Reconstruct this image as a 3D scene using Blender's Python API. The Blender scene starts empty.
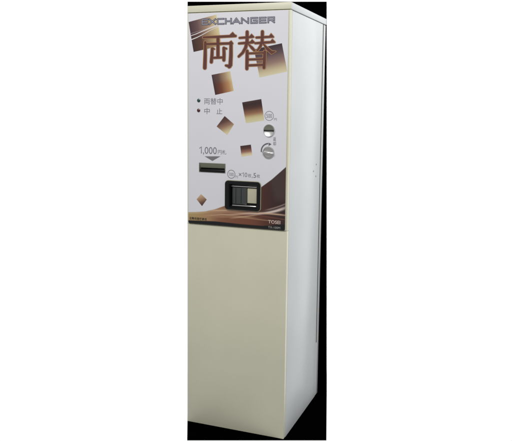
import bpy, bmesh, math, random
from mathutils import Vector, Matrix
random.seed(4)
S = bpy.context.scene
C = S.collection

# ------------------------------------------------------------------ camera
CX, CY, CZ, YAW, PIT, ROL, F = 1.2203, -2.352, 1.287, .3403, -.1123, .0158, 666.14
PPX, PPY = 279.8, 184.37
W, D, H = .42, .471, 1.6763          # cabinet width, depth, height in metres
ZC, ZP = 1.6511, .8314                # seam under the lid, lower edge of the printed panel
fw = Vector((-math.sin(YAW)*math.cos(PIT), math.cos(YAW)*math.cos(PIT), math.sin(PIT)))
r0 = Vector((math.cos(YAW), math.sin(YAW), 0)); u0 = r0.cross(fw)
rt = r0*math.cos(ROL)+u0*math.sin(ROL); up = -r0*math.sin(ROL)+u0*math.cos(ROL)
cam = bpy.data.cameras.new('camera'); co = bpy.data.objects.new('camera', cam); C.objects.link(co)
co.matrix_world = Matrix(((rt.x, up.x, -fw.x, CX), (rt.y, up.y, -fw.y, CY), (rt.z, up.z, -fw.z, CZ), (0, 0, 0, 1)))
cam.sensor_width = 36; cam.lens = F/512*36
cam.shift_x = (256-PPX)/512; cam.shift_y = (PPY-220.5)/512
cam.clip_start = .05; cam.clip_end = 200
S.camera = co

def hit(px, py, axis, val):
    """where the sight line through a pixel of the photograph meets a plane"""
    d = fw*F + rt*(px-PPX) - up*(py-PPY)
    o = Vector((CX, CY, CZ))
    t = (val-o[axis])/d[axis]
    return o+d*t
def fr(px, py):                        # on the front face: (x, z)
    p = hit(px, py, 1, -.006); return (p.x, p.z)

# --------------------------------------------------------------- materials
def srgb(c):
    c /= 255
    return c/12.92 if c <= .04045 else ((c+.055)/1.055)**2.4
def lin(r, g, b, k=1.0):
    return (min(.9, srgb(r)*k), min(.9, srgb(g)*k), min(.9, srgb(b)*k))
def mat(name, col, rough=.4, metal=0, spec=.5, coat=0, bump=0, bscale=300, mottling=0, attr=False):
    m = bpy.data.materials.new(name); m.use_nodes = True
    n = m.node_tree.nodes; l = m.node_tree.links; b = n['Principled BSDF']
    b.inputs['Roughness'].default_value = rough; b.inputs['Metallic'].default_value = metal
    b.inputs['Specular IOR Level'].default_value = spec; b.inputs['Coat Weight'].default_value = coat
    b.inputs['Coat Roughness'].default_value = .06
    tc = n.new('ShaderNodeTexCoord')
    if attr:
        a = n.new('ShaderNodeVertexColor'); a.layer_name = 'ink'; src = a.outputs['Color']
    else:
        rgb = n.new('ShaderNodeRGB'); rgb.outputs[0].default_value = (*col, 1); src = rgb.outputs[0]
    nz = n.new('ShaderNodeTexNoise'); nz.inputs['Scale'].default_value = 5; nz.inputs['Detail'].default_value = 6
    l.new(tc.outputs['Object'], nz.inputs['Vector'])
    mr = n.new('ShaderNodeMapRange'); mr.inputs[1].default_value = .3; mr.inputs[2].default_value = .7
    mr.inputs[3].default_value = 1-mottling; mr.inputs[4].default_value = 1+mottling
    l.new(nz.outputs['Fac'], mr.inputs[0])
    mx = n.new('ShaderNodeVectorMath'); mx.operation = 'SCALE'
    l.new(src, mx.inputs[0]); l.new(mr.outputs[0], mx.inputs['Scale']); l.new(mx.outputs[0], b.inputs['Base Color'])
    if bump:
        nb = n.new('ShaderNodeTexNoise'); nb.inputs['Scale'].default_value = bscale; nb.inputs['Detail'].default_value = 3
        l.new(tc.outputs['Object'], nb.inputs['Vector'])
        bp = n.new('ShaderNodeBump'); bp.inputs['Strength'].default_value = bump; bp.inputs['Distance'].default_value = .0006
        l.new(nb.outputs['Fac'], bp.inputs['Height']); l.new(bp.outputs[0], b.inputs['Normal'])
    return m
M = dict(
    cream=mat('cream_paint', (.61, .602, .472), .42, spec=.35, bump=.15, mottling=.03),
    white=mat('white_paint', (.60, .622, .628), .3, spec=.045, bump=.05, bscale=120, mottling=.03),
    seam=mat('seam_shadow_gap', (.07, .065, .05), .7),
    print_=mat('printed_acrylic', (1, 1, 1), .25, spec=.4, coat=.25, attr=True, mottling=.01),
    print_dark=mat('panel_edge', (.03, .03, .03), .4),
    olive_paint=mat('olive_paint', (.17, .18, .13), .5, spec=.3),
    satin=mat('satin_steel', (.85, .85, .83), .42, metal=1),
    black=mat('black_plastic', (.006, .0065, .007), .3, spec=.25, bump=.2, bscale=900),
    dark=mat('dark_inside', (.02, .02, .02), .5, spec=.2),
    smoke=mat('smoked_flap', (.045, .048, .048), .15, spec=.5),
    beige=mat('beige_tray', (.47, .45, .33), .35, spec=.4, mottling=.04),
    steel=mat('brushed_steel', (.62, .61, .60), .28, metal=1, bump=.2, bscale=600),
    chrome=mat('chrome', (.78, .78, .76), .14, metal=1),
    olive=mat('olive_metal', (.20, .21, .17), .35, metal=.3),
    green=mat('green_lens', (.005, .05, .04), .15, spec=.6),
    red=mat('red_lens', (.06, .006, .008), .15, spec=.6),
    velvet=mat('matt_black_cloth', (.0006, .0006, .0006), 1, spec=0),
)

# ----------------------------------------------------------------- helpers
def link(name, me, m, parent):
    o = bpy.data.objects.new(name, me); C.objects.link(o); me.materials.append(M[m] if isinstance(m, str) else m)
    if parent: o.parent = parent
    return o
def boxmesh(bm, x0, x1, y0, y1, z0, z1, bev=0, seg=2):
    t = bmesh.new()
    bmesh.ops.create_cube(t, size=1)
    for v in t.verts:
        v.co = ((x0+x1)/2+v.co.x*(x1-x0), (y0+y1)/2+v.co.y*(y1-y0), (z0+z1)/2+v.co.z*(z1-z0))
    if bev: bmesh.ops.bevel(t, geom=t.edges[:], offset=bev, segments=seg, affect='EDGES', profile=.5)
    me = bpy.data.meshes.new('t'); t.to_mesh(me); t.free(); bm.from_mesh(me); bpy.data.meshes.remove(me)
def finish(name, bm, m, parent, smooth=False):
    me = bpy.data.meshes.new(name); bmesh.ops.recalc_face_normals(bm, faces=bm.faces[:]); bm.to_mesh(me); bm.free()
    if smooth:
        for p in me.polygons: p.use_smooth = True
        me.set_sharp_from_angle(angle=math.radians(35))
    return link(name, me, m, parent)
def box(name, m, parent, *a, **k):
    bm = bmesh.new(); boxmesh(bm, *a, **k); return finish(name, bm, m, parent, True)
def lathe(bm, cx, cz, prof, n=48):
    """prof: (radius, y) from outer back to the centre front; axis along y"""
    rings = []
    for r, y in prof:
        if r < 1e-6: rings.append([bm.verts.new((cx, y, cz))])
        else: rings.append([bm.verts.new((cx+r*math.cos(2*math.pi*i/n), y, cz+r*math.sin(2*math.pi*i/n))) for i in range(n)])
    for a, b in zip(rings, rings[1:]):
        for i in range(n):
            j = (i+1) % n
            if len(b) == 1: bm.faces.new((a[i], a[j], b[0]))
            else: bm.faces.new((a[i], a[j], b[j], b[i]))
def rrect(x0, x1, z0, z1, r, n=8):
    pts = []
    for cx, cz, a0 in ((x1-r, z0+r, -90), (x1-r, z1-r, 0), (x0+r, z1-r, 90), (x0+r, z0+r, 180)):
        for i in range(n+1):
            a = math.radians(a0+90*i/n); pts.append((cx+r*math.cos(a), cz+r*math.sin(a)))
    return pts
def loops(bm, ls, cap=False):
    """bridge successive closed loops of (x, y, z)"""
    vs = [[bm.verts.new(p) for p in l] for l in ls]
    for a, b in zip(vs, vs[1:]):
        for i in range(len(a)):
            j = (i+1) % len(a); bm.faces.new((a[i], a[j], b[j], b[i]))
    if cap: bm.faces.new(vs[-1])

# ink layers: flat printed shapes on the acrylic, each a hair (0.02 mm) above the last
class Ink:
    def __init__(s, y): s.v = []; s.f = []; s.c = []; s.y = y; s.k = 0
    def poly(s, pts, col):                # pts in (x, z)
        b = len(s.v)
        a = sum(pts[i][0]*pts[(i+1) % len(pts)][1]-pts[(i+1) % len(pts)][0]*pts[i][1] for i in range(len(pts)))
        if a < 0: pts = pts[::-1]
        y = s.y-s.k*1e-5; s.k += 1
        s.v += [(p[0], y, p[1]) for p in pts]; s.c += [col]*len(pts)
        s.f.append(list(range(b, b+len(pts))))
    def grid(s, fn, nu, nv, colf):
        b = len(s.v); y = s.y-s.k*1e-5; s.k += 1
        for j in range(nv+1):
            for i in range(nu+1):
                x, z = fn(i/nu, j/nv); s.v.append((x, y, z)); s.c.append(colf(i/nu, j/nv))
        for j in range(nv):
            for i in range(nu):
                a = b+j*(nu+1)+i; s.f.append([a, a+nu+1, a+nu+2, a+1])
    def px(s, pts, col): s.poly([fr(*p) for p in pts], col)
    def stroke(s, pts, w, col, to=fr, grow=0, cap=True):
        """round-ended brush stroke through pts (photo pixels), width w"""
        w = (w if isinstance(w, (list, tuple)) else [w]*len(pts)); w = [q/2+grow for q in w]
        L, R = [], []
        n = len(pts)
        for i, p in enumerate(pts):
            a = pts[max(i-1, 0)]; b = pts[min(i+1, n-1)]
            d1 = Vector((p[0]-a[0], p[1]-a[1])); d2 = Vector((b[0]-p[0], b[1]-p[1]))
            d1 = d1.normalized() if d1.length else d2.normalized(); d2 = d2.normalized() if d2.length else d1
            t = (d1+d2).normalized(); nn = Vector((-t.y, t.x)); k = 1/max(.6, t.dot(d1))
            L.append((p[0]+nn.x*w[i]*k, p[1]+nn.y*w[i]*k)); R.append((p[0]-nn.x*w[i]*k, p[1]-nn.y*w[i]*k))
        def capf(p, q, r):
            t = Vector((p[0]-q[0], p[1]-q[1])).normalized(); a0 = math.atan2(t.y, t.x)
            if not cap: return [] if grow == 0 else []
            return [(p[0]+r*math.cos(a0+math.radians(g)), p[1]+r*math.sin(a0+math.radians(g))) for g in (60, 30, 0, -30, -60)]
        out = L + capf(pts[-1], pts[-2], w[-1]) + R[::-1] + capf(pts[0], pts[1], w[0])
        s.poly([to(*p) for p in out], col)
    def ring(s, cx, cy, r, w, col, n=40, a0=0, a1=360):
        c = fr(cx, cy); e = fr(cx+r, cy); r = e[0]-c[0]; w = w*r/((e[0]-c[0]) or 1) if 0 else (fr(cx+w, cy)[0]-c[0])
        def fn(u, v):
            a = math.radians(a0+(a1-a0)*u); q = r-w/2+w*v
            return (c[0]+q*math.cos(a), c[1]+q*math.sin(a))
        s.grid(fn, n, 1, lambda u, v: col)
    def text(s, body, x0, y0, x1, y1, col, bold=0, rot=0):
        """glyphs of the bundled font fitted into a pixel box whose top-left is (x0, y0), bottom-right (x1, y1)"""
        cu = bpy.data.curves.new('t', 'FONT'); cu.body = body; cu.size = 1; cu.offset = bold; cu.resolution_u = 3
        o = bpy.data.objects.new('t', cu); C.objects.link(o)
        dg = bpy.context.evaluated_depsgraph_get(); dg.update()
        me = bpy.data.meshes.new_from_object(o.evaluated_get(dg))
        P = [(v.co.x, v.co.y) for v in me.vertices]; FF = [list(p.vertices) for p in me.polygons]
        bpy.data.objects.remove(o); bpy.data.curves.remove(cu); bpy.data.meshes.remove(me)
        if not P: return
        a, b = min(p[0] for p in P), max(p[0] for p in P); c, d = min(p[1] for p in P), max(p[1] for p in P)
        X0, Z1 = fr(x0, y0); X1 = fr(x1, y0)[0]; Z0 = fr(x0, y1)[1]
        base = len(s.v); y = s.y-s.k*1e-5; s.k += 1
        for p in P:
            s.v.append((X0+(p[0]-a)/(b-a)*(X1-X0), y, Z0+(p[1]-c)/(d-c)*(Z1-Z0))); s.c.append(col)
        for f in FF: s.f.append([base+i for i in f])
    def build(s, name, parent):
        me = bpy.data.meshes.new(name); me.from_pydata(s.v, [], s.f)
        at = me.color_attributes.new('ink', 'FLOAT_COLOR', 'POINT')
        for i, c in enumerate(s.c): at.data[i].color = (*c, 1)
        bm = bmesh.new(); bm.from_mesh(me)
        for f in bm.faces:
            f.normal_update()
            if f.normal.y > 0: f.normal_flip()
        bm.to_mesh(me); bm.free()
        return link(name, me, 'print_', parent)

# ------------------------------------------------------------- the machine
root = bpy.data.objects.new('exchange_machine', None); C.objects.link(root)
root.empty_display_size = .3
root['label'] = 'tall cream and white coin exchange machine standing against a black backdrop'
root['category'] = 'change machine'

# side seam: measured on the right-hand face
ys = hit(322.9, 60, 0, W).y; ze = hit(316.2, 343, 0, W).z
bm = bmesh.new()
XL = -.0008
DOOR = .0195                                                  # thickness of the front doors
boxmesh(bm, XL, W, DOOR+.0002, ys-.0095, .0, ZC-.003, bev=.0012)      # main shell
boxmesh(bm, XL, W-.0006, ys+.0075, D, .0, ZC-.003, bev=.0012)          # rear flange
boxmesh(bm, XL+.003, W-.0012, ys-.0105, ys+.0085, .001, ze)     # closed foot of the seam
cab = finish('cabinet', bm, 'white', root, True)
box('seam', 'seam', cab, XL+.01, W-.0018, ys-.0098, ys+.0078, ze-.001, ZC-.006)
for px, py in ((316.2, 164.4), (313.5, 171.2), (315.8, 176.2)):
    p = hit(px, py, 0, W); b = bmesh.new()
    t = bmesh.new(); lathe(t, 0, 0, [(.0036, 0), (.0034, -.0012), (.0022, -.0019), (0, -.0021)], 20)
    for v in t.verts: v.co = Vector((W-v.co.y-.0003, p.y+v.co.x, p.z+v.co.z))
    finish('screw', t, 'olive', cab, True)
bm = bmesh.new(); boxmesh(bm, -.0012, W+.0012, .006, D+.003, ZC, H, bev=.002, seg=3)
lid = finish('lid', bm, 'white', root, True)
box('lid_front_tone', 'cream', lid, -.0014, W+.001, -.0018, .0058, ZC, H-.0003, bev=.0016)  # added strip: the lid is one piece, this carries its cream front tone
box('lid_gap_fill', 'seam', root, XL+.002, W-.003, .004, D-.004, ZC-.0065, ZC+.0005)  # dark strip added to show the gap under the lid

# doors
lower = box('lower_door', 'cream', root, XL, W-.0008, 0, DOOR, .0015, ZP-.0032, bev=.0008, seg=3)

# printed acrylic panel, with real openings cut for tray and note slot
PX0, PX1 = .0062, W-.0068
PZ0, PZ1 = ZP, ZC-.0045
def pbox(x0, y0, x1, y1):
    a = fr(x0, y0); b = fr(x1, y1); return a[0], b[0], b[1], a[1]
tray = pbox(225.6, 180.3, 260.4, 211.4); slot = pbox(199.2, 162.6, 225.4, 173.2)
def plate(name, m, parent, x0, x1, y0, y1, z0, z1, holes, bev=0):
    xs = sorted({x0, x1, *[h[0] for h in holes], *[h[1] for h in holes]}); zs = sorted({z0, z1, *[h[2] for h in holes], *[h[3] for h in holes]})
    solid = lambda i, j: 0 <= i < len(xs)-1 and 0 <= j < len(zs)-1 and not any(h[0] < (xs[i]+xs[i+1])/2 < h[1] and h[2] < (zs[j]+zs[j+1])/2 < h[3] for h in holes)
    b = bmesh.new(); V = {}
    def v(i, j, y):
        if (i, j, y) not in V: V[i, j, y] = b.verts.new((xs[i], y, zs[j]))
        return V[i, j, y]
    for i in range(len(xs)-1):
        for j in range(len(zs)-1):
            if not solid(i, j): continue
            for y in (y0, y1): b.faces.new((v(i, j, y), v(i+1, j, y), v(i+1, j+1, y), v(i, j+1, y)))
            for di, dj, p, q in ((-1, 0, (i, j), (i, j+1)), (1, 0, (i+1, j), (i+1, j+1)), (0, -1, (i, j), (i+1, j)), (0, 1, (i, j+1), (i+1, j+1))):
                if not solid(i+di, j+dj): b.faces.new((v(*p, y0), v(*q, y0), v(*q, y1), v(*p, y1)))
    if bev:
        e = [k for k in b.edges if all(abs(w.co.y-y0) < 1e-6 for w in k.verts) and (all(abs(w.co.x-x0) < 1e-6 for w in k.verts) or all(abs(w.co.x-x1) < 1e-6 for w in k.verts) or all(abs(w.co.z-z0) < 1e-6 for w in k.verts) or all(abs(w.co.z-z1) < 1e-6 for w in k.verts))]
        bmesh.ops.recalc_face_normals(b, faces=b.faces[:]); bmesh.ops.bevel(b, geom=e, offset=bev, segments=3, affect='EDGES', profile=.5)
    return finish(name, b, m, parent, True)
def inset(h, d): return (h[0]+d, h[1]-d, h[2]+d, h[3]-d)
holes = [inset(tray, .0033), inset(slot, .0003)]
upper = plate('upper_door', 'cream', root, XL, W-.0008, 0, DOOR, ZP-.002, ZC-.0022, holes, .0018)
plate('panel_sheet', 'cream', upper, PX0, PX1, -.0055, -.0002, PZ0+.0006, PZ1, holes)

K = 1.12
def ink(r, g, b): return lin(r-.06*(r-g), g, b+.22*max(0, g-b), K)
BG = (.66, .665, .71)
def mix(a, b, t): t = max(0, min(1, t)); return tuple(a[i]*(1-t)+b[i]*t for i in range(3))
def ss(a, b, x): t = max(0, min(1, (x-a)/(b-a))); return t*t*(3-2*t)
def ramp(stops, t):
    for (a, ca), (b, cb) in zip(stops, stops[1:]):
        if t <= b: return mix(ca, cb, (t-a)/(b-a))
    return stops[-1][1]
def pix(x, z):                                                # front plane to photo pixel
    q = Vector((x, -.006, z))-Vector((CX, CY, CZ)); w = q.dot(fw)
    return PPX+F*q.dot(rt)/w, PPY-F*q.dot(up)/w
def interp(tab, x):
    for (a, va), (b, vb) in zip(tab, tab[1:]):
        if x <= b: return va+(vb-va)*max(0, (x-a)/(b-a))
    return tab[-1][1]
EDGE = [(186, 212.2), (196, 212), (205, 211.4), (215, 209.2), (225, 205.7), (235, 201.5), (246, 196.5), (260.8, 187.4), (271.7, 179.5), (287.5, 165.6)]
FOOT = [(186, 220.1), (215, 221.3), (240, 224.0), (262, 225.8), (272, 225.5), (282, 224.6), (288, 224)]
def art(u, v):
    x = PX0+(PX1-PX0)*u; z = PZ0+(PZA-PZ0)*v
    px, py = pix(x, z)
    e = interp(EDGE, px)
    base = ramp([(187, ink(158, 136, 82)), (200, ink(160, 128, 78)), (213, ink(150, 112, 74)), (228, ink(126, 82, 54)), (250, ink(100, 58, 40)), (264, ink(66, 34, 26)), (276, ink(50, 28, 24)), (288, ink(44, 27, 25))], px)
    # the broad band sweeping over the right-hand block
    if py < 206: base = mix(base, ink(66, 50, 48), .75*ss(266, 274, px-.25*(py-180))*ss(206, 196, py))
    # paler veil under the wave, left half
    veil = math.exp(-((py-(211.5+.045*(px-215)-1.2*math.sin((px-205)/16)))/2.2)**2)*ss(198, 222, px)*ss(262, 236, px)
    base = mix(base, ink(188, 152, 118), .42*veil)
    # orange brown band low down
    low = ss(214, 219, py+.0*px)*ss(205, 222, px)*ss(282, 246, px)
    base = mix(base, ink(112, 62, 36), .6*low)
    # pale ribbons
    def ribbon(y0, wd, k, col, xa, xb, xc, xd):
        nonlocal base
        wd *= .85; k = min(1, k*1.2)
        base = mix(base, col, k*math.exp(-((py-y0)/wd)**2)*ss(xa, xb, px)*ss(xd, xc, px))
    ribbon(213.6-.0108*(px-256)**2*(1 if px > 256 else -.2)*.62, 1.0+.03*max(0, px-262), .95, ink(205, 186, 176), 236, 262, 278, 292)
    ribbon(212.9+.006*(px-250)**1.0*1+.0018*(px-250)**2 if px > 250 else 212.9+(250-px)*.10, .8, .75, ink(196, 160, 128), 222, 250, 276, 296)
    ribbon(218.2-.13*(px-232), .6, .5, ink(196, 162, 120), 226, 240, 252, 264)
    ribbon(214.6+.10*(px-222), .55, .4, ink(196, 162, 120), 214, 226, 244, 262)
    ribbon(216.0+.16*(px-262), .7, .4, ink(128, 74, 52), 254, 264, 280, 296)
    ribbon(209.2+.035*(px-205)-.0016*(px-228)**2*0+.9*math.sin((px-196)/11), .55, .45, ink(206, 182, 140), 204, 216, 226, 236)
    ribbon(217.4+.055*(px-222)-.9*math.sin((px-214)/14), .5, .4, ink(190, 150, 108), 210, 224, 262, 286)
    ribbon(215.2-.045*(px-214), .5, .35, ink(206, 178, 136), 202, 214, 236, 250)
    ribbon(209.6-.22*(px-268)-.006*(px-268)**2, .7, .45, ink(176, 150, 140), 262, 272, 282, 292)
    col = mix(BG, base, ss(-.35, .35, py-e))
    rim = math.exp(-((py-e-.9)/.8)**2)*ss(222, 200, px)
    col = mix(col, ink(196, 178, 128), .35*rim)
    f = interp(FOOT, px)
    col = mix(col, ink(10, 10, 14), ss(-.3, .3, py-f))
    return col
PZA = fr(287, 163)[1]
art_ink = Ink(-.0060)
SEGX = 240
# upper plain field: frame of quads round the note slot, then the artwork grid
def rectq(I, x0, x1, z0, z1, c=BG): I.poly([(x0, z0), (x1, z0), (x1, z1), (x0, z1)], c)
sx0, sx1, sz0, sz1 = slot
# grid of artwork with holes skipped for the tray opening and the note slot
hole_t = (tray[0]+.003, tray[1]-.003, tray[2]+.003, tray[3]-.003); hole_s = slot
def in_hole(x, z):
    return any(h[0] < x < h[1] and h[2] < z < h[3] for h in (hole_t, hole_s))
def bgart():
    I = art_ink; nv = 170; y = I.y
    xs = sorted(set([PX0+(PX1-PX0)*i/SEGX for i in range(SEGX+1)]+[hole_t[0], hole_t[1], hole_s[0], hole_s[1]]))
    zs = sorted(set([PZ0+(PZA-PZ0)*j/nv for j in range(nv+1)]+[hole_t[2], hole_t[3], hole_s[2], hole_s[3]]))
    zs = [z for z in zs if z <= PZA]
    r = .0055
    idx = {}
    for j, z in enumerate(zs):
        for i, x in enumerate(xs):
            X, Z = x, z                                       # round the two lower corners
            if Z < PZ0+r:
                k = r-math.sqrt(max(0, r*r-(PZ0+r-Z)**2)); X = PX0+k+(x-PX0)*(PX1-PX0-2*k)/(PX1-PX0)
            idx[i, j] = len(I.v); I.v.append((X, y, Z)); I.c.append(art((X-PX0)/(PX1-PX0), (Z-PZ0)/(PZA-PZ0)))
    for j in range(len(zs)-1):
        for i in range(len(xs)-1):
            if in_hole((xs[i]+xs[i+1])/2, (zs[j]+zs[j+1])/2): continue
            I.f.append([idx[i, j], idx[i+1, j], idx[i+1, j+1], idx[i, j+1]])
bgart()
# plain part above the artwork (note slot opening may cross PZA)
xs = [PX0, sx0, sx1, PX1]
if sz1 > PZA:
    rectq(art_ink, PX0, sx0, PZA, sz1); art_ink.k = 0
    rectq(art_ink, sx1, PX1, PZA, sz1); art_ink.k = 0
    rectq(art_ink, PX0, PX1, sz1, PZ1)
else: rectq(art_ink, PX0, PX1, PZA, PZ1)
art_ink.k = 4

DK, MD, TN, RD = ink(52, 36, 40), ink(112, 74, 56), ink(192, 180, 130), ink(104, 54, 34)
def square(I, tl, tr, br, bl, colf, n=16):
    P = [Vector(fr(*q)) for q in (tl, tr, br, bl)]
    def fn(u, v): q = (P[0]*(1-u)+P[1]*u)*(1-v)+(P[3]*(1-u)+P[2]*u)*v; return (q.x, q.y)
    I.grid(fn, n, n, colf)
g3 = [(0, DK), (.25, ink(66, 44, 42)), (.55, ink(122, 82, 60)), (.8, ink(178, 158, 112)), (1, ink(196, 186, 142))]
def purple(u, v): return mix(ramp([(0, ink(62, 42, 46)), (.3, ink(96, 70, 72)), (.62, ink(150, 122, 96)), (1, ink(200, 186, 134))], u+.05*v), ramp([(0, ink(58, 36, 34)), (.35, ink(84, 54, 40)), (.7, ink(158, 132, 90)), (1, ink(196, 180, 128))], u), ss(.3, .65, v))
square(art_ink, (188.6, 22.0), (216.4, 14.6), (221.8, 45.6), (193.6, 52.0), purple, 24)
square(art_ink, (254, 49.3), (281.9, 43.2), (287.3, 71.5), (259.6, 77.6), lambda u, v: mix(ramp([(0, ink(50, 38, 42)), (.28, ink(84, 66, 72)), (.6, ink(140, 112, 100)), (.85, ink(186, 172, 130)), (1, ink(196, 190, 150))], v), ink(70, 44, 40), .25*(1-u)*(1-v)))
square(art_ink, (211.5, 74.9), (230.3, 71.2), (233.7, 90.9), (215.2, 95), lambda u, v: mix(ramp([(0, ink(62, 46, 50)), (.35, ink(92, 66, 56)), (.7, ink(158, 130, 92)), (1, ink(196, 184, 136))], u), ramp([(0, ink(56, 36, 34)), (.4, ink(108, 58, 34)), (.8, ink(168, 122, 74)), (1, ink(190, 170, 112))], u), ss(.25, .6, v)))
square(art_ink, (242.1, 102.4), (261.3, 99), (264.3, 120.5), (245.9, 123.3), lambda u, v: ramp([(0, ink(66, 46, 46)), (.15, ink(48, 32, 32)), (.35, ink(72, 44, 36)), (.6, ink(140, 98, 66)), (.78, ink(186, 172, 118)), (1, ink(194, 190, 148))], v))
square(art_ink, (224.7, 116), (234, 124.2), (227.2, 135.1), (216.6, 126.5), lambda u, v: ramp([(0, ink(64, 42, 42)), (.3, ink(88, 60, 52)), (.55, ink(140, 106, 82)), (.85, ink(194, 180, 130)), (1, ink(200, 190, 150))], .62*u+.38*v))
square(art_ink, (240.2, 146), (250.9, 144.6), (252.3, 155.2), (241.5, 156.8), lambda u, v: ramp([(0, ink(58, 34, 34)), (.3, ink(80, 48, 42)), (.6, ink(142, 98, 78)), (.85, ink(200, 182, 140)), (1, ink(202, 192, 152))], v))
square(art_ink, (201, 194), (206.8, 199.5), (202, 206.1), (196.6, 199.3), lambda u, v: ramp([(0, ink(188, 166, 126)), (.35, ink(164, 132, 96)), (.7, ink(104, 70, 56)), (1, ink(60, 38, 36))], .5*u+.5*v*(.7)+.15*u))
# pale strokes sweeping over the top left square
art_ink.stroke([(190.2, 36.0), (196, 34.0), (203, 31.0), (210, 28.0), (217.6, 25.2)], [.7, .8, 1.0, 1.5, 2.2], ink(196, 190, 190))
art_ink.stroke([(191.5, 39.6), (197, 37.4), (203, 34.4), (210, 30.4), (218, 27.0)], [1.0, .9, .7, .6, .5], ink(198, 194, 194))
art_ink.stroke([(191, 33.6), (197, 31.6), (204, 29.6)], [.4, .35, .3], ink(150, 132, 134))
# broad pale sweep across the top of the panel
GREY = ink(104, 102, 112)
T = ink(112, 111, 119)
# small wording
art_ink.text('両替中', 204.1, 98.0, 222.7, 104.4, T, .004)
art_ink.text('中', 204.3, 107.9, 209.8, 114.1, T, .006)
art_ink.text('止', 216.5, 108.3, 222.3, 114.0, T, .006)
art_ink.stroke([(199.4, 148.4), (201.4, 146.9), (201.4, 153.5)], .8, T, cap=False)
art_ink.text(',000', 203.0, 146.7, 216.8, 154.9, T, .004)
art_ink.text('円札', 217.9, 149.7, 226.4, 154.2, T, .006)
art_ink.px([(204.6, 156.3), (220.6, 156.3), (212.4, 161.0)], ink(110, 108, 112))
art_ink.ring(231.3, 174.2, 3.75, .55, T)
art_ink.stroke([(228.7, 173.3), (229.4, 172.6), (229.4, 175.9)], .4, T, cap=False)
art_ink.text('00', 230.2, 172.6, 233.8, 176.0, T, .004)
art_ink.text('円', 235.4, 175.7, 237.9, 178.0, T)
art_ink.text('×', 238.7, 172.9, 241.6, 176.0, T, .006)
art_ink.stroke([(242.2, 173.6), (243.6, 172.6), (243.6, 177.0)], .55, T, cap=False)
art_ink.text('0', 244.7, 172.5, 247.3, 177.1, T, .003)
art_ink.text('枚', 248.0, 173.6, 251.4, 177.4, T, .002)
art_ink.text(',', 252.0, 176.6, 252.6, 178.3, T, .02)
art_ink.text('5', 253.4, 173.0, 256.2, 177.8, T, .006)
art_ink.text('枚', 256.8, 174.2, 260.0, 178.0, T, .002)
art_ink.ring(269.2, 115.9, 4.3, .5, T)
art_ink.text('500', 266.4, 113.8, 272.0, 117.9, T, .004)
art_ink.text('円', 274.1, 118.1, 276.8, 120.6, T)
art_ink.text('返', 273.2, 137.0, 276.1, 141.0, T, .01)
art_ink.text('却', 273.2, 141.5, 276.1, 145.6, T, .01)
# curved arrow round the return lever
art_ink.ring(268.4, 151.2, 7.1, 1.25, ink(92, 88, 92), 24, 92, 188)
a = [(268.6, 142.6), (268.6, 146.0), (271.6, 144.2)]
art_ink.px(a, ink(92, 88, 92))
art_ink.text('自動両替機専用', 189.8, 216.7, 206.6, 219.6, ink(14, 13, 12), .01)
PALE = ink(196, 172, 160)
art_ink.text('TOSEI', 268.2, 219.9, 280.4, 223.3, PALE, .012)
art_ink.text('TX-100M', 268.2, 226.0, 280.2, 228.2, ink(150, 146, 144), 0)
panel = art_ink.build('front_panel', upper)

# word mark: double-line lettering
word = Ink(-.0060-.0008)
LET = {
 'E': [[(1, 0), (.06, 0), (.06, 1), (1, 1)], [(.06, .5), (.95, .5)]],
 'X': [[(0, 0), (1, 1)], [(1, 0), (0, 1)]],
 'C': [[(1, 0), (.12, 0), (.04, .14), (.04, .86), (.12, 1), (1, 1)]],
 'H': [[(.04, 0), (.04, 1)], [(.96, 0), (.96, 1)], [(.04, .5), (.96, .5)]],
 'A': [[(0, 1), (.5, 0), (1, 1)], [(.25, .68), (.75, .68)]],
 'N': [[(.04, 1), (.04, 0), (.96, 1), (.96, 0)]],
 'G': [[(1, 0), (.06, 0), (.06, 1), (.95, 1), (.95, .5), (.45, .5)]],
 'R': [[(.06, 1), (.06, 0), (.94, 0), (.94, .52), (.06, .52)], [(.5, .52), (.96, 1)]],
}
BOX = [('E', 201.9, 207.9), ('X', 209.4, 215.6), ('C', 217.4, 223.8), ('H', 225.6, 231.4), ('A', 232.9, 239.9), ('N', 241.6, 248.6), ('G', 250.8, 257.4), ('E', 259.3, 266.0), ('R', 267.9, 274.6)]
for ps, wd, cc in ((0, 1.75, ink(86, 86, 98)), (1, .42, ink(158, 158, 172))):
    for ch, x0, x1 in BOX:
        for st in LET[ch]:
            pts = []
            for u, v in st:
                x = x0+(x1-x0)*u; pts.append((x, 19.5-(x-201)*.030+5.0*v))
            if ps:
                word.stroke(pts, wd, cc, cap=False)
            else:
                for p, q in zip(pts, pts[1:]):
                    d = Vector((q[0]-p[0], q[1]-p[1])).normalized()*.72
                    word.stroke([(p[0]-d.x, p[1]-d.y), (q[0]+d.x, q[1]+d.y)], wd, cc, cap=False)
word.build('word_lettering', upper)

# the two big characters
big = Ink(-.0060-.0008)
def ra(x, y): return (198+x/9.18, 28+y/9.18)
def rb(x, y): return (234+x/9.19, 28+y/9.19)
ST = []
def st(f, pts, w): ST.append(([f(*p) for p in pts], [q/9.18 for q in (w if isinstance(w, list) else [w]*len(pts))]))
st(ra, [(52, 86), (200, 80), (345, 73)], [18, 20, 20]); st(ra, [(300, 66), (319, 50), (338, 68)], [14, 18, 12])
st(ra, [(184, 90), (184, 268)], 27); st(ra, [(68, 132), (67, 250), (63, 366)], [24, 28, 30])
st(ra, [(72, 148), (310, 141)], 20); st(ra, [(292, 136), (305, 128), (318, 142)], [16, 18, 12])
st(ra, [(304, 140), (303, 250), (298, 340), (286, 360)], [26, 30, 32, 20]); st(ra, [(292, 352), (256, 344)], [30, 16])
st(ra, [(131, 190), (129, 250), (123, 312)], [24, 26, 26]); st(ra, [(140, 188), (152, 193)], [12, 10])
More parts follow.
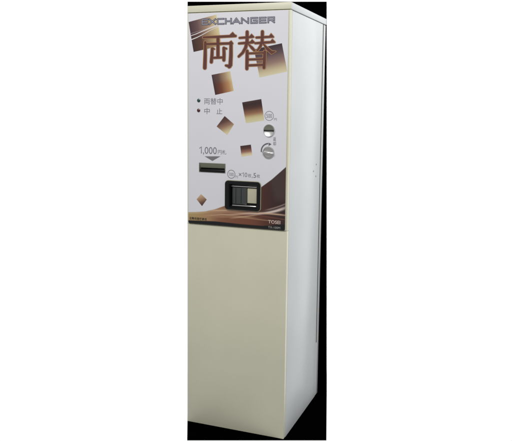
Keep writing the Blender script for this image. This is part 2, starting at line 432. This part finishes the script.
st(ra, [(238, 184), (240, 240), (238, 294)], [24, 26, 26]); st(ra, [(244, 184), (262, 190)], [16, 14])
st(ra, [(134, 274), (236, 270)], 18)
st(rb, [(52, 91), (110, 87), (172, 82)], [16, 18, 16]); st(rb, [(150, 78), (162, 66), (180, 82)], [12, 16, 12])
st(rb, [(46, 142), (110, 137), (182, 132)], [16, 20, 16]); st(rb, [(156, 128), (168, 116), (186, 132)], [12, 16, 12])
st(rb, [(122, 36), (121, 120), (108, 180), (80, 228), (44, 262)], [26, 28, 26, 22, 18])
st(rb, [(134, 150), (166, 182), (188, 206)], [10, 24, 20])
st(rb, [(206, 88), (280, 84), (352, 80)], [16, 18, 16]); st(rb, [(330, 76), (342, 62), (362, 82)], [12, 16, 12])
st(rb, [(196, 140), (280, 134), (366, 128)], [16, 20, 16]); st(rb, [(342, 124), (354, 112), (374, 130)], [12, 16, 12])
st(rb, [(262, 34), (260, 120), (244, 168), (216, 206)], [26, 26, 22, 16])
st(rb, [(270, 146), (306, 190), (348, 226), (384, 216)], [10, 26, 28, 6])
st(rb, [(122, 212), (121, 300), (119, 374)], [26, 28, 26]); st(rb, [(284, 218), (280, 300), (276, 364)], [26, 28, 26])
st(rb, [(126, 234), (280, 228)], 16); st(rb, [(126, 290), (278, 285)], 16); st(rb, [(126, 344), (276, 338)], 18)
for i, (p, w) in enumerate(ST): big.stroke(p, w, ink(160, 116, 70), grow=.55)
for i, (p, w) in enumerate(ST): big.stroke(p, w, ink(90, 52, 44), grow=-.02)
big.build('title_lettering', upper)

# indicator lamps
for (px, py), m, lb in (((198.8, 100.5), 'green', 'green indicator lamp'), ((198.7, 110.4), 'red', 'red indicator lamp')):
    c = fr(px, py); b = bmesh.new()
    lathe(b, c[0], c[1], [(.0068, -.0062), (.0068, -.0074), (.0058, -.0078), (.0052, -.0092), (.003, -.0104), (0, -.0108)], 28)
    o = finish('indicator_lamp', b, m, root, True); o['label'] = lb

# note slot: olive bezel with sloping upper lip over a black mouth
x0, x1, z0, z1 = slot
bs = bpy.data.objects.new('note_slot', None); C.objects.link(bs); bs.parent = root
b = bmesh.new()
def rl(i, y, top=None):
    t = i if top is None else top
    return [(x0+i, y, z0+i), (x1-i, y, z0+i), (x1-i, y, z1-t), (x0+i, y, z1-t)]
loops(b, [rl(-.0003, -.0058), rl(0, -.0078), rl(.0022, -.0078), [(x0+.004, .014, z0+.004), (x1-.003, .014, z0+.004), (x1-.003, .014, z1-.017), (x0+.004, .014, z1-.017)]])
finish('bezel', b, 'olive', bs)
box('mouth', 'dark', bs, x0+.001, x1-.001, .0142, .018, z0, z1)
box('lower_lip', 'black', bs, x0+.005, x1-.0012, -.0105, .013, z0+.0012, z0+.013, bev=.003)
b = bmesh.new(); zt0, zt1 = z1-.019, z1-.002
loops(b, [[(x0+.0022, -.0074, zt1), (x1-.0022, -.0074, zt1), (x1-.0022, -.0005, zt0), (x0+.0022, -.0005, zt0)], [(x0+.0022, .012, zt1), (x1-.0022, .012, zt1), (x1-.0022, .012, zt0+.001), (x0+.0022, .012, zt0+.001)]], cap=True)
b.verts.ensure_lookup_table(); b.faces.new(b.verts[:4][::-1])
finish('upper_lip', b, 'olive_paint', bs)

# coin entry: chrome disc, dished top half, horizontal slit
cx, cz = fr(269.3, 130.3); R = fr(275.2, 130.3)[0]-cx
ce = bpy.data.objects.new('coin_slot', None); C.objects.link(ce); ce.parent = root
b = bmesh.new(); lathe(b, cx, cz, [(R, -.006), (R, -.0085), (R*.95, -.0105), (R*.86, -.0108), (R*.82, -.009), (R*.8, -.0072)], 56)
finish('rim', b, 'chrome', ce, True)
def halfdisc(b, cx, cz, r, a0, a1, y_edge, y_mid, n=30, m=6):
    rows = []
    for k in range(m+1):
        q = k/m
        rows.append([b.verts.new((cx+r*q*math.cos(math.radians(a0+(a1-a0)*i/n)), y_mid+(y_edge-y_mid)*q*q, cz+r*q*math.sin(math.radians(a0+(a1-a0)*i/n)))) for i in range(n+1)])
    for p, q in zip(rows, rows[1:]):
        for i in range(n): b.faces.new((p[i], p[i+1], q[i+1], q[i]))
    bmesh.ops.remove_doubles(b, verts=b.verts[:], dist=1e-6)
b = bmesh.new(); halfdisc(b, cx, cz+.001, R*.83, 2, 178, -.0100, -.0066); finish('upper_plate', b, 'olive', ce, True)
b = bmesh.new(); halfdisc(b, cx, cz-.004, R*.8, 183, 357, -.0122, -.0076); finish('lower_plate', b, 'satin', ce, True)
box('slit', 'dark', ce, cx-R*.8, cx+R*.8, -.0115, -.0062, cz-.0042, cz+.001, bev=.0008)

# return lever: round chrome knob with a raised grip bar
cx, cz = fr(268.6, 152.6); R = fr(274.4, 152.6)[0]-cx
rk = bpy.data.objects.new('return_knob', None); C.objects.link(rk); rk.parent = root
b = bmesh.new(); lathe(b, cx, cz, [(R, -.006), (R, -.0085), (R*.96, -.0100), (R*.85, -.0104), (R*.8, -.0088), (R*.5, -.0080), (0, -.0078)], 56)
finish('disc', b, 'steel', rk, True)
b = bmesh.new(); boxmesh(b, -R*.98, R*.98, -.021, -.0075, -.0032, .0032, bev=.0026, seg=4)
bmesh.ops.rotate(b, verts=b.verts[:], cent=(0, 0, 0), matrix=Matrix.Rotation(math.radians(5), 3, 'Y'))
bmesh.ops.translate(b, verts=b.verts[:], vec=(cx, 0, cz))
finish('grip', b, 'chrome', rk, True)

# payout tray
x0, x1, z0, z1 = tray
pt = bpy.data.objects.new('payout_tray', None); C.objects.link(pt); pt.parent = root
ix0, ix1, iz0, iz1 = pbox(230.4, 184.6, 256.6, 208.4)
def L(x0, x1, z0, z1, r, y): return [(p[0], y, p[1]) for p in rrect(x0, x1, z0, z1, r)]
b = bmesh.new()
loops(b, [L(x0, x1, z0, z1, .013, -.0058), L(x0, x1, z0, z1, .013, -.013), L(x0+.002, x1-.002, z0+.002, z1-.002, .011, -.0155),
          L(ix0-.004, ix1+.004, iz0-.004, iz1+.004, .006, -.0155), L(ix0-.002, ix1+.002, iz0-.002, iz1+.002, .004, -.013), L(ix0, ix1, iz0, iz1, .002, -.009), L(ix0, ix1, iz0, iz1, .002, .012)])
finish('tray_frame', b, 'black', pt, True)
b = bmesh.new(); loops(b, [L(x0-.0022, x1+.0022, z0-.0022, z1+.0022, .015, -.0058), L(x0-.0022, x1+.0022, z0-.0022, z1+.0022, .015, -.0078), L(x0+.001, x1-.001, z0+.001, z1-.001, .012, -.0078)])
finish('tray_trim', b, 'beige', pt, True)
xm = fr(246.3, 195)[0]; zt = fr(243, 188.3)[1]; zb = fr(243, 203.6)[1]
box('tray_back', 'dark', pt, ix0, ix1, .012, .016, iz0, iz1)
box('tray_reflection', 'beige', pt, xm+.001, ix1-.002, .002, .0118, zb+.002, zt, bev=.0012)  # beige block stands in for a reflection inside the tray
box('tray_flap', 'smoke', pt, ix0+.006, xm, -.0005, .006, zb-.004, zt+.001, bev=.0015)
for k in range(2):
    xx = ix0+.020+k*.022
    box('flap_rib', 'black', pt, xx, xx+.0022, -.0012, .002, zb-.001, zt-.001, bev=.0005)
box('tray_rail', 'steel', pt, ix0+.001, ix1-.001, -.004, .009, zt+.004, zt+.0085, bev=.0015)
b = bmesh.new(); boxmesh(b, ix0+.008, ix1-.001, -.009, .006, iz0+.004, iz0+.0085, bev=.002, seg=3)
finish('tray_lip', b, 'chrome', pt, True)
box('tray_floor', 'black', pt, ix0, ix1, -.006, .012, iz0-.001, iz0+.0035)
b = bmesh.new(); boxmesh(b, ix0+.008, ix1-.003, .001, .0116, zb-.0105, zb-.006, bev=.001); finish('coin_guide', b, 'smoke', pt, True)

# ----------------------------------------------------------------- setting
def struct(name, bm, m):
    o = finish(name, bm, m, None); o['kind'] = 'structure'; return o
yb = D+.006
P = [hit(187.5, 1.6, 1, yb), hit(326.4, 1.6, 1, yb)]
# black board upright behind the machine, its foot on the black floor sheet
br = hit(326.4, 392, 1, yb)
lo = [hit(187.5, 400, 1, yb), br]
k = (0-lo[1].z)/(P[1].z-lo[1].z); xr = lo[1].x+(P[1].x-lo[1].x)*k
k = (0-lo[0].z)/(P[0].z-lo[0].z); xl = lo[0].x+(P[0].x-lo[0].x)*k
b = bmesh.new()
q = [(xl, 0), (xr, 0), (P[1].x, P[1].z), (P[0].x, P[0].z)]
loops(b, [[(x, yb+.006, z) for x, z in q], [(x, yb, z) for x, z in q]], cap=True)
b.faces.new([v for v in b.verts[:4]][::-1])
struct('backdrop', b, 'velvet')
g = [hit(187.2, 439.0, 2, 0), hit(326.4, 439.0, 2, 0)]
b = bmesh.new()
q = [(g[0].x, g[0].y), (g[1].x, g[1].y), (xr, yb+.006), (xl, yb+.006)]
loops(b, [[(x, y, -.006) for x, y in q], [(x, y, -.0005) for x, y in q]], cap=True)
b.faces.new([v for v in b.verts[:4]][::-1])
struct('floor', b, 'velvet')

# ---------------------------------------------------------------- lighting
w = bpy.data.worlds.new('World'); S.world = w; w.use_nodes = True
n = w.node_tree.nodes; l = w.node_tree.links; bg = n['Background']
tc = n.new('ShaderNodeTexCoord'); sp = n.new('ShaderNodeSeparateXYZ'); l.new(tc.outputs['Generated'], sp.inputs[0])
def mrange(src, a, b_, c, d, smooth=True):
    m = n.new('ShaderNodeMapRange'); m.interpolation_type = 'SMOOTHSTEP' if smooth else 'LINEAR'
    for i, v in zip((1, 2, 3, 4), (a, b_, c, d)): m.inputs[i].default_value = v
    l.new(src, m.inputs[0]); return m.outputs[0]
DIM = .385
front = mrange(sp.outputs['Y'], .15, .5, 0, 1)               # invented surround: white ahead, dimmer behind the camera, shaped to light the machine
upper_v = mrange(sp.outputs['Z'], -.378, -.370, 1.02, 1.65)     # added brightness step in the empty white, meant to mirror in the side
mixn = n.new('ShaderNodeMix'); mixn.data_type = 'FLOAT'
l.new(front, mixn.inputs[0]); mixn.inputs[2].default_value = DIM; l.new(upper_v, mixn.inputs[3])
l.new(mixn.outputs[0], bg.inputs['Strength']); bg.inputs['Color'].default_value = (1, 1, 1, 1)
def area(name, loc, aim, sx, sy, power, col=(1, 1, 1)):
    a = bpy.data.lights.new(name, 'AREA'); a.shape = 'RECTANGLE'; a.size = sx; a.size_y = sy; a.energy = power; a.color = col
    o = bpy.data.objects.new(name, a); C.objects.link(o); o.location = loc
    o.rotation_euler = (Vector(aim)-Vector(loc)).to_track_quat('-Z', 'Y').to_euler()
area('ceiling_lamp', (.4, -2.3, 3.0), (.2, 0, 1.0), 1.8, .8, 60, (1, .985, .955))
area('side_lamp', (1.9, .5, 2.9), (.42, .25, 1.4), .6, 1.2, 22, (1, 1, 1))
S.view_settings.view_transform = 'Standard'; S.view_settings.look = 'None'
S.view_settings.exposure = 0; S.view_settings.gamma = 1
S.cycles.max_bounces = 8
S.cycles.sample_clamp_indirect = 6
